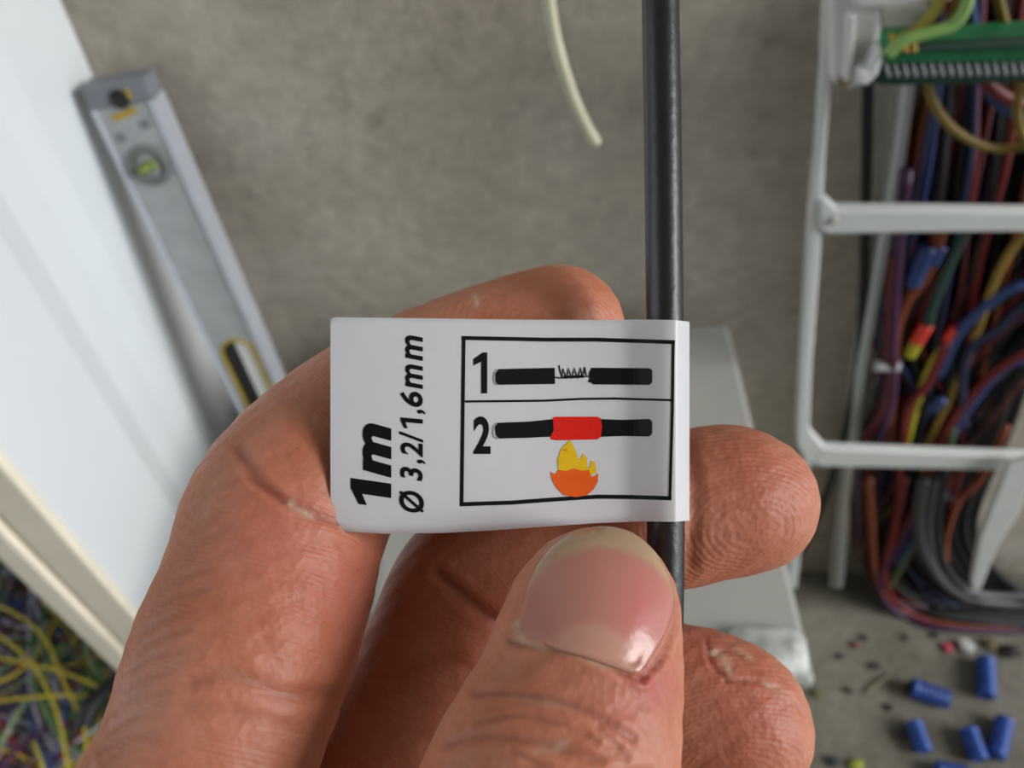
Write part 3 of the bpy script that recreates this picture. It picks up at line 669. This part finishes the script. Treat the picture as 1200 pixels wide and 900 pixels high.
def segdist(p, A_, B_, flat=None):
    ba = B_[:3] - A_[:3]; l2 = max(1e-6, float(ba @ ba)); pa = p - A_[:3].astype(np.float32)
    t = np.clip((pa @ ba.astype(np.float32)) / l2, 0, 1)
    d = pa - t[..., None] * ba.astype(np.float32); q = (d * d).sum(-1)
    if flat is not None:
        nn, s = flat; dn = d @ nn.astype(np.float32); q = q + dn * dn * (1 / s ** 2 - 1)
    return np.sqrt(q) - (A_[3] + (B_[3] - A_[3]) * t), t
H_ = .62
lo = np.array([-58., -24., 44.]); hi = np.array([50., 146., 128.])
dims = np.ceil((hi - lo) / H_).astype(int)
axs = [lo[i] + H_ * np.arange(dims[i]) for i in range(3)]
def block(segs, margin, flat=None):
    """distance to a chain of segments on the part of the grid near it"""
    allp = np.array([s[k] for s in segs for k in (0, 1)]); r = allp[:, 3].max() + margin
    i0 = np.clip(((allp[:, :3].min(0) - r - lo) / H_).astype(int), 0, dims - 1); i1 = np.clip(((allp[:, :3].max(0) + r - lo) / H_).astype(int) + 1, 1, dims)
    out = np.full(tuple(i1 - i0), 50., np.float32)
    for A_, B_ in segs:
        rr = max(A_[3], B_[3]) + margin
        j0 = np.clip(((np.minimum(A_[:3], B_[:3]) - rr - lo) / H_).astype(int), i0, i1); j1 = np.clip(((np.maximum(A_[:3], B_[:3]) + rr - lo) / H_).astype(int) + 1, i0, i1)
        if (j1 <= j0).any(): continue
        g = np.stack(np.meshgrid(*[axs[i][j0[i]:j1[i]].astype(np.float32) for i in range(3)], indexing='ij'), -1)
        dd, _ = segdist(g, A_, B_, flat)
        sl = tuple(slice(j0[i] - i0[i], j1[i] - i0[i]) for i in range(3))
        out[sl] = np.minimum(out[sl], dd)
    return out, tuple(slice(i0[i], i1[i]) for i in range(3))
palm = np.full(tuple(dims), 50., np.float32)
for a, b in PALM:
    dd, sl = block([(np.append(a[0], a[1]), np.append(b[0], b[1]))], 9)
    palm[sl] = smin(palm[sl], dd, 7.0)
F_ = palm.copy()
for k, c in CH.items():
    dd, sl = block(list(zip(c[:-1], c[1:])), 6, FLAT.get(k))
    F_[sl] = smin(F_[sl], smin(palm[sl], dd, 5.0), .5)
# naive surface nets
inside = F_ < 0
cell = np.zeros(tuple(dims - 1), np.int8)
for dx in (0, 1):
    for dy in (0, 1):
        for dz in (0, 1): cell += inside[dx:dims[0] - 1 + dx, dy:dims[1] - 1 + dy, dz:dims[2] - 1 + dz]
act = np.argwhere((cell > 0) & (cell < 8)); idx = -np.ones(tuple(dims - 1), np.int64); idx[tuple(act.T)] = np.arange(len(act))
acc = np.zeros((len(act), 3)); cnt = np.zeros(len(act))
cor = [(x, y, z) for x in (0, 1) for y in (0, 1) for z in (0, 1)]
for a in cor:
    for ax_ in range(3):
        if a[ax_]: continue
        b = list(a); b[ax_] = 1
        fa = F_[tuple((act + a).T)]; fb = F_[tuple((act + b).T)]; s = (fa < 0) != (fb < 0)
        t = np.where(s, fa / np.where(s, fa - fb, 1), 0); pt = np.array(a)[None] + t[:, None] * (np.array(b) - np.array(a))[None]
        acc[s] += pt[s]; cnt[s] += 1
V = lo + H_ * (act + acc / cnt[:, None])
quads = []
for ax_ in range(3):
    o1, o2 = (ax_ + 1) % 3, (ax_ + 2) % 3
    s0 = [slice(None)] * 3; s1 = [slice(None)] * 3; s0[ax_] = slice(0, -1); s1[ax_] = slice(1, None)
    e = np.argwhere(inside[tuple(s0)] != inside[tuple(s1)])
    ok = (e[:, o1] > 0) & (e[:, o2] > 0) & (e[:, o1] < dims[o1] - 1) & (e[:, o2] < dims[o2] - 1); e = e[ok]
    flip = inside[tuple(e.T)]
    d1 = np.zeros(3, int); d1[o1] = 1; d2 = np.zeros(3, int); d2[o2] = 1
    q = np.stack([idx[tuple((e - d1 - d2).T)], idx[tuple((e - d2).T)], idx[tuple(e.T)], idx[tuple((e - d1).T)]], 1)
    q[~flip] = q[~flip][:, ::-1]; quads.append(q)
Q = np.concatenate(quads); Q = Q[(Q >= 0).all(1)]
CR = np.array([tuple(RGT), tuple(-UPV), tuple(FWD)])          # camera-side axes in the world
def laplace(V, Q, it, f):
    E = np.concatenate([Q[:, [0, 1]], Q[:, [1, 2]], Q[:, [2, 3]], Q[:, [3, 0]]]); E = np.concatenate([E, E[:, ::-1]])
    deg = np.bincount(E[:, 0], minlength=len(V))[:, None] + 1e-9
    for _ in range(it):
        s = np.stack([np.bincount(E[:, 0], weights=V[E[:, 1], k], minlength=len(V)) for k in range(3)], 1)
        V = V + f * (s / deg - V)
    return V
def split_quads(V, Q):
    n = len(V); E = np.concatenate([Q[:, [0, 1]], Q[:, [1, 2]], Q[:, [2, 3]], Q[:, [3, 0]]]); E.sort(1)
    key = E[:, 0] * np.int64(n) + E[:, 1]; uq, inv = np.unique(key, return_inverse=True)
    mid = (V[uq // n] + V[uq % n]) / 2; fc = V[Q].mean(1); m = len(Q); e = inv.reshape(4, m).T + n; c = np.arange(m) + n + len(uq)
    NQ = np.concatenate([np.stack([Q[:, k], e[:, k], c, e[:, (k + 3) % 4]], 1) for k in range(4)])
    return np.concatenate([V, mid, fc]), NQ
V = laplace(V, Q, 3, .5)
V, Q = split_quads(V, Q)
V = laplace(V, Q, 3, .5)
HC = np.array([-15., 60., 85.])
me = bpy.data.meshes.new('hand')
me.vertices.add(len(V)); me.vertices.foreach_set('co', (((V - HC) / 1000) @ CR).ravel())
me.loops.add(len(Q) * 4); me.loops.foreach_set('vertex_index', Q.ravel().astype(np.int32))
me.polygons.add(len(Q)); me.polygons.foreach_set('loop_start', (np.arange(len(Q)) * 4).astype(np.int32))
me.update(calc_edges=True); me.validate()
hand = bpy.data.objects.new('hand', me); COL.objects.link(hand)
hand.location = CAM + Vector(tuple(HC / 1000 @ CR))
tag(hand, 'bare left hand pinching the black tube behind the white tag', 'hand')
nv = len(me.vertices)
co = np.zeros(nv * 3); me.vertices.foreach_get('co', co); co = co.reshape(-1, 3)
no = np.zeros(nv * 3); me.vertices.foreach_get('normal', no); no = no.reshape(-1, 3) @ CR.T
X = (co @ CR.T) * 1000 + HC                                    # back to camera-side millimetres
U = 600 + X[:, 0] / X[:, 2] * FPX; W_ = 450 + X[:, 1] / X[:, 2] * FPX
front = np.clip(-(no * X).sum(1) / np.linalg.norm(X, axis=1) * 2, 0, 1)
names = list(CH); best = np.full(nv, 1e9); fid = np.zeros(nv, int); axial = np.zeros(nv)
for i, k in enumerate(names):
    c = CH[k]; L0 = 0
    for A_, B_ in zip(c[:-1], c[1:]):
        dd, t = segdist(X.astype(np.float32), A_, B_, FLAT.get(k)); ln = np.linalg.norm(B_[:3] - A_[:3])
        s = dd < best; best[s] = dd[s]; fid[s] = i; axial[s] = L0 + t[s] * ln
        L0 += ln
FI = {k: i for i, k in enumerate(names)}
PXY = np.stack([U, W_], 1)
def pline(line, ids=None):
    p = np.array(line, float); pp = PXY if ids is None else PXY[ids]; best_ = np.full(len(pp), 1e9)
    for a, b in zip(p[:-1], p[1:]):
        ab = b - a; t = np.clip(((pp - a) @ ab) / (ab @ ab + 1e-9), 0, 1); best_ = np.minimum(best_, np.linalg.norm(pp - a - t[:, None] * ab, axis=1))
    return best_
def near(f, line, m):
    p = np.array(line, float); l, h = p.min(0) - m, p.max(0) + m
    return np.nonzero((fid == FI[f]) & (front > 0) & (U > l[0]) & (U < h[0]) & (W_ > l[1]) & (W_ < h[1]))[0]
disp = np.zeros(nv); crease = np.zeros(nv); dry = np.zeros(nv)
def groove(f, line, depth, wd, red=.7, lip=.25):
    ids = near(f, line, wd * 6 + 10); ln = [tuple(q[:2]) for q in catmull([np.array([a, b, 0.]) for a, b in line], 5)]
    d = pline(ln, ids); k = np.exp(-(d / wd) ** 2) * front[ids]; l2 = np.exp(-((d - wd * 2.2) / (wd * 1.2)) ** 2) * front[ids]
    disp[ids] += -depth * k + depth * lip * l2; crease[ids] = np.maximum(crease[ids], red * k)
def drymark(f, line, wd, amt):
    ids = near(f, line, wd * 4); d = pline(line, ids)
    dry[ids] = np.maximum(dry[ids], amt * np.exp(-(d / wd) ** 2) * front[ids])
# index: joint crease, base crease, fine folds
groove('index', [(278, 528), (305, 565), (345, 592), (392, 612)], .24, 6.5, .6)
groove('index', [(290, 560), (330, 588)], .25, 4, .5)
groove('index', [(225, 800), (270, 790), (330, 812), (392, 812)], .25, 9, .3)
groove('index', [(216, 826), (270, 836), (330, 850)], .15, 8, .1)
for a in range(9):
    y0 = 690 + a * 24
    groove('index', [(190 - a * 9, y0), (215 - a * 9, y0 - 16), (246 - a * 8, y0 - 24)], .08, 3.5, .15)
drymark('index', [(340, 590), (366, 606)], 4, .9); drymark('index', [(262, 782), (300, 800)], 8, .35)
drymark('index', [(556, 344), (560, 357)], 3, 1.0); drymark('index', [(232, 610), (262, 560)], 7, .3)
# middle
groove('middle', [(515, 672), (545, 700), (590, 735)], .4, 7, .8)
groove('middle', [(470, 790), (520, 770), (560, 790)], .2, 9, .3)
groove('middle', [(806, 520), (814, 580), (808, 660)], .3, 8, .2)
# ring: cracked callus
groove('ring', [(828, 752), (834, 778), (850, 797)], .14, 3, .4, .3)
groove('ring', [(838, 768), (852, 762), (868, 768)], .14, 3, .3, .3)
groove('ring', [(850, 797), (890, 800), (925, 815), (942, 838)], .2, 3, .2, .3)
drymark('ring', [(834, 764), (848, 770), (856, 790)], 4, 1.0); drymark('ring', [(862, 760), (880, 772)], 3, .8); drymark('ring', [(900, 802), (936, 828)], 4, .6)
# thumb: nail fold and knuckle wrinkles
groove('thumb', [(598, 752), (640, 760), (690, 770), (730, 788), (752, 796)], .3, 4, .5, .4)
groove('thumb', [(752, 796), (775, 770), (790, 735), (794, 705)], .25, 4, .5, .4)
groove('thumb', [(556, 812), (600, 812), (640, 818), (690, 834), (742, 866)], .2, 5, .5)
groove('thumb', [(524, 872), (570, 862), (640, 872), (700, 892)], .22, 6, .35)
groove('thumb', [(560, 846), (610, 838), (660, 850), (700, 868)], .15, 3.5, .25)
groove('thumb', [(620, 900), (680, 912), (760, 905)], .2, 6, .3)
groove('thumb', [(600, 880), (640, 900)], .15, 4, .25); groove('thumb', [(700, 850), (735, 890)], .12, 4, .25)
drymark('thumb', [(600, 735), (612, 752), (660, 764), (715, 782)], 4, .7); drymark('thumb', [(604, 728), (612, 746)], 6, .8)
drymark('thumb', [(630, 880), (662, 872)], 7, .55); drymark('thumb', [(600, 815), (680, 832)], 5, .3)
# nail bed: the skin lies a little lower under the nail
NAIL = [(606, 742), (612, 712), (620, 684), (637, 653), (662, 631), (690, 620), (714, 618), (743, 626), (769, 648), (787, 680), (791, 712), (780, 744), (764, 774), (750, 792), (728, 786), (690, 772), (648, 760)]
NAILP = np.array([tuple(q[:2]) for q in catmull([np.array([a, b, 0.]) for a, b in NAIL + [NAIL[0]]], 4)])
def inpoly(px, py, poly):
    ins = np.zeros(len(px), bool); x0, y0 = poly[-1]
    for x1, y1 in poly:
        c_ = ((y1 > py) != (y0 > py)); xx = (x0 - x1) * (py - y1) / np.where(y0 == y1, 1e-9, y0 - y1) + x1
        ins ^= c_ & (px < xx); x0, y0 = x1, y1
    return ins
ns = np.sin(X[:, 0] * 1.3 + X[:, 1] * .9) * np.sin(X[:, 1] * 1.1 - X[:, 2] * 1.4)
disp += .06 * ns
inn = inpoly(U, W_, NAILP) & (front > 0) & (fid == FI['thumb'])
ni = np.nonzero(inn)[0]
disp[ni] -= .35 * np.clip(pline([tuple(p) for p in NAILP], ni) / 14, 0, 1)
X2 = X + no * disp[:, None]
me.vertices.foreach_set('co', (((X2 - HC) / 1000) @ CR).ravel()); me.update()
# ridge coordinate: across the phalanges, concentric on the finger pads
tipc = {k: CH[k][-1][:3] + np.array([-2, 1.5, -6.0]) for k in ('index', 'middle', 'ring')}
phase = axial.copy(); rid = np.zeros(nv)
for k, c in tipc.items():
    L_ = sum(np.linalg.norm(b[:3] - a[:3]) for a, b in zip(CH[k][:-1], CH[k][1:])); s = fid == FI[k]
    w2 = sstep(L_ - 18, L_ - 10, axial); dist = np.linalg.norm((X - c) * np.array([.75, 1.1, 1]), axis=1)
    phase = np.where(s & (w2 > .5), dist, phase); rid = np.where(s, .35 + .65 * w2, rid)
rid = np.where(fid == FI['index'], np.maximum(rid, .8), rid) * (.12 + .88 * sstep(-.65, -.1, no[:, 0])) * np.where(fid == FI['ring'], .65, 1)
pink = np.zeros(nv)
def blot(f, u, v, r, amt):
    global pink
    pink = np.maximum(pink, amt * np.exp(-(((U - u) ** 2 + (W_ - v) ** 2) / r ** 2)) * (fid == FI[f]) * front)
blot('thumb', 765, 805, 34, .9); blot('thumb', 735, 830, 30, .5); blot('index', 400, 690, 70, .5); blot('index', 330, 640, 70, .35)
blot('ring', 820, 730, 40, .7); blot('ring', 890, 830, 50, .4); blot('middle', 900, 560, 60, .3); blot('middle', 590, 725, 25, .5)
for nm, arr in (('phase', phase), ('ridge', rid), ('crease', crease), ('dry', dry), ('pink', pink)):
    at = me.attributes.new(nm, 'FLOAT', 'POINT'); at.data.foreach_set('value', arr.astype(np.float32))
me.polygons.foreach_set('use_smooth', [True] * len(me.polygons))

def skin_material():
    m = bpy.data.materials.new('skin'); m.use_nodes = True; nt = m.node_tree; b = nt.nodes['Principled BSDF']; lk = nt.links.new
    def node(t, **kw):
        q = nt.nodes.new(t)
        for k, v in kw.items(): q.inputs[k].default_value = v
        return q
    def attr(nm): q = nt.nodes.new('ShaderNodeAttribute'); q.attribute_name = nm; return q.outputs['Fac']
    def math_(op, a, c):
        q = nt.nodes.new('ShaderNodeMath'); q.operation = op
        for i, x in enumerate((a, c)):
            if isinstance(x, (int, float)): q.inputs[i].default_value = x
            else: lk(x, q.inputs[i])
        return q.outputs[0]
    def mix(f, a, c):
        q = nt.nodes.new('ShaderNodeMix'); q.data_type = 'RGBA'
        for s, x in (('Factor', f), ('A', a), ('B', c)):
            if isinstance(x, (int, float, tuple)): q.inputs[s].default_value = x
            else: lk(x, q.inputs[s])
        return q.outputs['Result']
    tc = nt.nodes.new('ShaderNodeTexCoord')
    def noise(s, d, ro=.55):
        q = node('ShaderNodeTexNoise', Scale=s, Detail=d, Roughness=ro); lk(tc.outputs['Object'], q.inputs['Vector']); return q.outputs['Fac']
    def ramp(x, a, c):
        q = nt.nodes.new('ShaderNodeMapRange'); q.inputs['From Min'].default_value = a; q.inputs['From Max'].default_value = c; lk(x, q.inputs['Value']); return q.outputs['Result']
    n1, n2, n3 = noise(130, 4), noise(700, 3), noise(330, 5, .7)
    col = mix(ramp(n1, .35, .65), lin(191, 120, 90), lin(200, 135, 110))
    col = mix(math_('MULTIPLY', ramp(n2, .45, .75), .25), col, lin(150, 78, 58))
    col = mix(math_('MULTIPLY', attr('pink'), .75), col, lin(186, 88, 82))
    col = mix(math_('MULTIPLY', attr('crease'), .7), col, lin(122, 46, 36))
    dr = math_('MULTIPLY', attr('dry'), ramp(n3, .35, .62))
    col = mix(dr, col, lin(206, 180, 158))
    lk(col, b.inputs['Base Color'])
    b.inputs['Roughness'].default_value = .5; b.inputs['Specular IOR Level'].default_value = .42
    b.inputs['Subsurface Weight'].default_value = .55; b.inputs['Subsurface Radius'].default_value = (1.0, .32, .18); b.inputs['Subsurface Scale'].default_value = .0014
    # papillary ridges
    nz = noise(160, 3); ph = math_('ADD', math_('MULTIPLY', attr('phase'), 13.0), math_('MULTIPLY', nz, 7.0))
    rg = math_('MULTIPLY', math_('SINE', ph, 0), attr('ridge'))
    vo = node('ShaderNodeTexVoronoi', Scale=1300.0); lk(tc.outputs['Object'], vo.inputs['Vector'])
    b1 = node('ShaderNodeBump', Strength=.2, Distance=.00008); lk(rg, b1.inputs['Height'])
    b2 = node('ShaderNodeBump', Strength=.35, Distance=.00022); lk(vo.outputs['Distance'], b2.inputs['Height']); lk(b1.outputs['Normal'], b2.inputs['Normal'])
    b3 = node('ShaderNodeBump', Strength=.2, Distance=.0004); lk(n3, b3.inputs['Height']); lk(b2.outputs['Normal'], b3.inputs['Normal'])
    lk(b3.outputs['Normal'], b.inputs['Normal'])
    return m
me.materials.clear(); me.materials.append(skin_material())

# thumbnail: a curved plate lying on the nail bed
from mathutils.bvhtree import BVHTree
kq = Q[(fid[Q] == FI['thumb']).any(1)]; bvh = BVHTree.FromPolygons(X2.tolist(), kq.tolist())
def hit(u, v):
    d = Vector(((u - 600) / FPX, (v - 450) / FPX, 1)).normalized(); r_ = bvh.ray_cast(Vector((0, 0, 0)), d)
    return (np.array(r_[0]) if r_[0] is not None else None)
cu_, cv_ = 700, 712
RINGS = 14; ns_ = len(NAILP) - 1; gp = []
for i in range(RINGS + 1):
    f = i / RINGS
    for k in range(ns_): gp.append((cu_ + (NAILP[k][0] - cu_) * f, cv_ + (NAILP[k][1] - cv_) * f))
# smooth nail form: quadratic fit of depth over the plate
hs = [(u, v, hit(u, v)) for u, v in gp]; ok = [(u, v, h[2]) for u, v, h in hs if h is not None and (u - cu_) ** 2 + (v - cv_) ** 2 < 70 ** 2]
def basis(u, v): x, y = (u - cu_) / 100, (v - cv_) / 100; return [1, x, y, x * x, x * y, y * y, x ** 4, y ** 4]
sol = np.linalg.lstsq(np.array([basis(u, v) for u, v, z in ok]), np.array([z for *_, z in ok]), rcond=None)[0]
pv, tint = [], []
for j, (u, v) in enumerate(gp):
    f = (j // ns_) / RINGS; z = float(np.dot(basis(u, v), sol)); h = hs[j][2]
    z0 = z - .42
    if h is not None: z0 = min(z0, h[2] - .12) if f < .96 else z0 * .5 + (h[2] - .05) * .5
    pv.append(C3(u, v, z0)); tint.append((u, v, f))
pv = np.array(pv); nb = len(pv)
fs = []
for i in range(RINGS):
    for k in range(ns_):
        k2 = (k + 1) % ns_
        if i == 0: 
            if k == 0: pass
        fs.append([i * ns_ + k, (i + 1) * ns_ + k, (i + 1) * ns_ + k2, i * ns_ + k2])
ed = pv[-ns_:] + np.array([0, 0, .55])                          # the edge turns back to the nail bed
pv = np.concatenate([pv, ed]); tint += [(u, v, 1.0) for u, v, _ in tint[-ns_:]]
for k in range(ns_): fs.append([nb - ns_ + k, nb + k, nb + (k + 1) % ns_, nb - ns_ + (k + 1) % ns_])
nail = mesh_obj('thumbnail', [tuple(CAM + Vector(tuple(p / 1000 @ CR))) for p in pv], fs, bpy.data.materials.new('nail'), hand, True)
bm = bmesh.new(); bm.from_mesh(nail.data); bmesh.ops.remove_doubles(bm, verts=bm.verts, dist=1e-7); bmesh.ops.recalc_face_normals(bm, faces=bm.faces); bm.to_mesh(nail.data); bm.free()
nail['label'] = 'short thumbnail with pale lunula and yellowish free edge'
nm = nail.data; ncol = np.zeros(len(nm.vertices) * 3); nm.vertices.foreach_get('co', ncol); ncol = ncol.reshape(-1, 3)
nw = (ncol + np.array(nail.location) + np.array(hand.location) - np.array(CAM)) @ CR.T; nu = 600 + nw[:, 0] / nw[:, 2] * FPX; nvv = 450 + nw[:, 1] / nw[:, 2] * FPX
arc = np.interp(nu, [600, 620, 650, 690, 730, 765, 785, 795], [716, 684, 656, 641, 643, 662, 684, 716])
free = 1 - sstep(arc - 3, arc + 4, nvv)
lun = 1 - sstep(.8, 1.05, np.hypot((nu - 690) / 56, (nvv - 778) / 52))
rosy = np.exp(-(((nu - 752) / 26) ** 2 + ((nvv - 715) / 40) ** 2))
for a_, arr in (('free', free), ('lunula', lun), ('rosy', rosy)):
    at = nm.attributes.new(a_, 'FLOAT', 'POINT'); at.data.foreach_set('value', arr.astype(np.float32))
m = nm.materials[0]; m.use_nodes = True; nt = m.node_tree; b = nt.nodes['Principled BSDF']
def amix(nm_, fac, a, c):
    at = nt.nodes.new('ShaderNodeAttribute'); at.attribute_name = nm_
    mu = nt.nodes.new('ShaderNodeMath'); mu.operation = 'MULTIPLY'; mu.inputs[1].default_value = fac; nt.links.new(at.outputs['Fac'], mu.inputs[0])
    q = nt.nodes.new('ShaderNodeMix'); q.data_type = 'RGBA'; nt.links.new(mu.outputs[0], q.inputs['Factor'])
    if isinstance(a, tuple): q.inputs['A'].default_value = a
    else: nt.links.new(a, q.inputs['A'])
    q.inputs['B'].default_value = c; return q.outputs['Result']
c_ = amix('rosy', .7, lin(196, 134, 122), lin(204, 110, 110)); c_ = amix('lunula', .5, c_, lin(206, 164, 144)); c_ = amix('free', .95, c_, lin(188, 160, 130))
nt.links.new(c_, b.inputs['Base Color']); b.inputs['Roughness'].default_value = .22
b.inputs['Subsurface Weight'].default_value = .3; b.inputs['Subsurface Radius'].default_value = (1, .4, .3); b.inputs['Subsurface Scale'].default_value = .001
tc = nt.nodes.new('ShaderNodeTexCoord'); nz = nt.nodes.new('ShaderNodeTexNoise'); nz.inputs['Scale'].default_value = 900; nz.inputs['Detail'].default_value = 3
nt.links.new(tc.outputs['Object'], nz.inputs['Vector']); bp = nt.nodes.new('ShaderNodeBump'); bp.inputs['Strength'].default_value = .2; bp.inputs['Distance'].default_value = .0002
nt.links.new(nz.outputs['Fac'], bp.inputs['Height']); nt.links.new(bp.outputs['Normal'], b.inputs['Normal'])
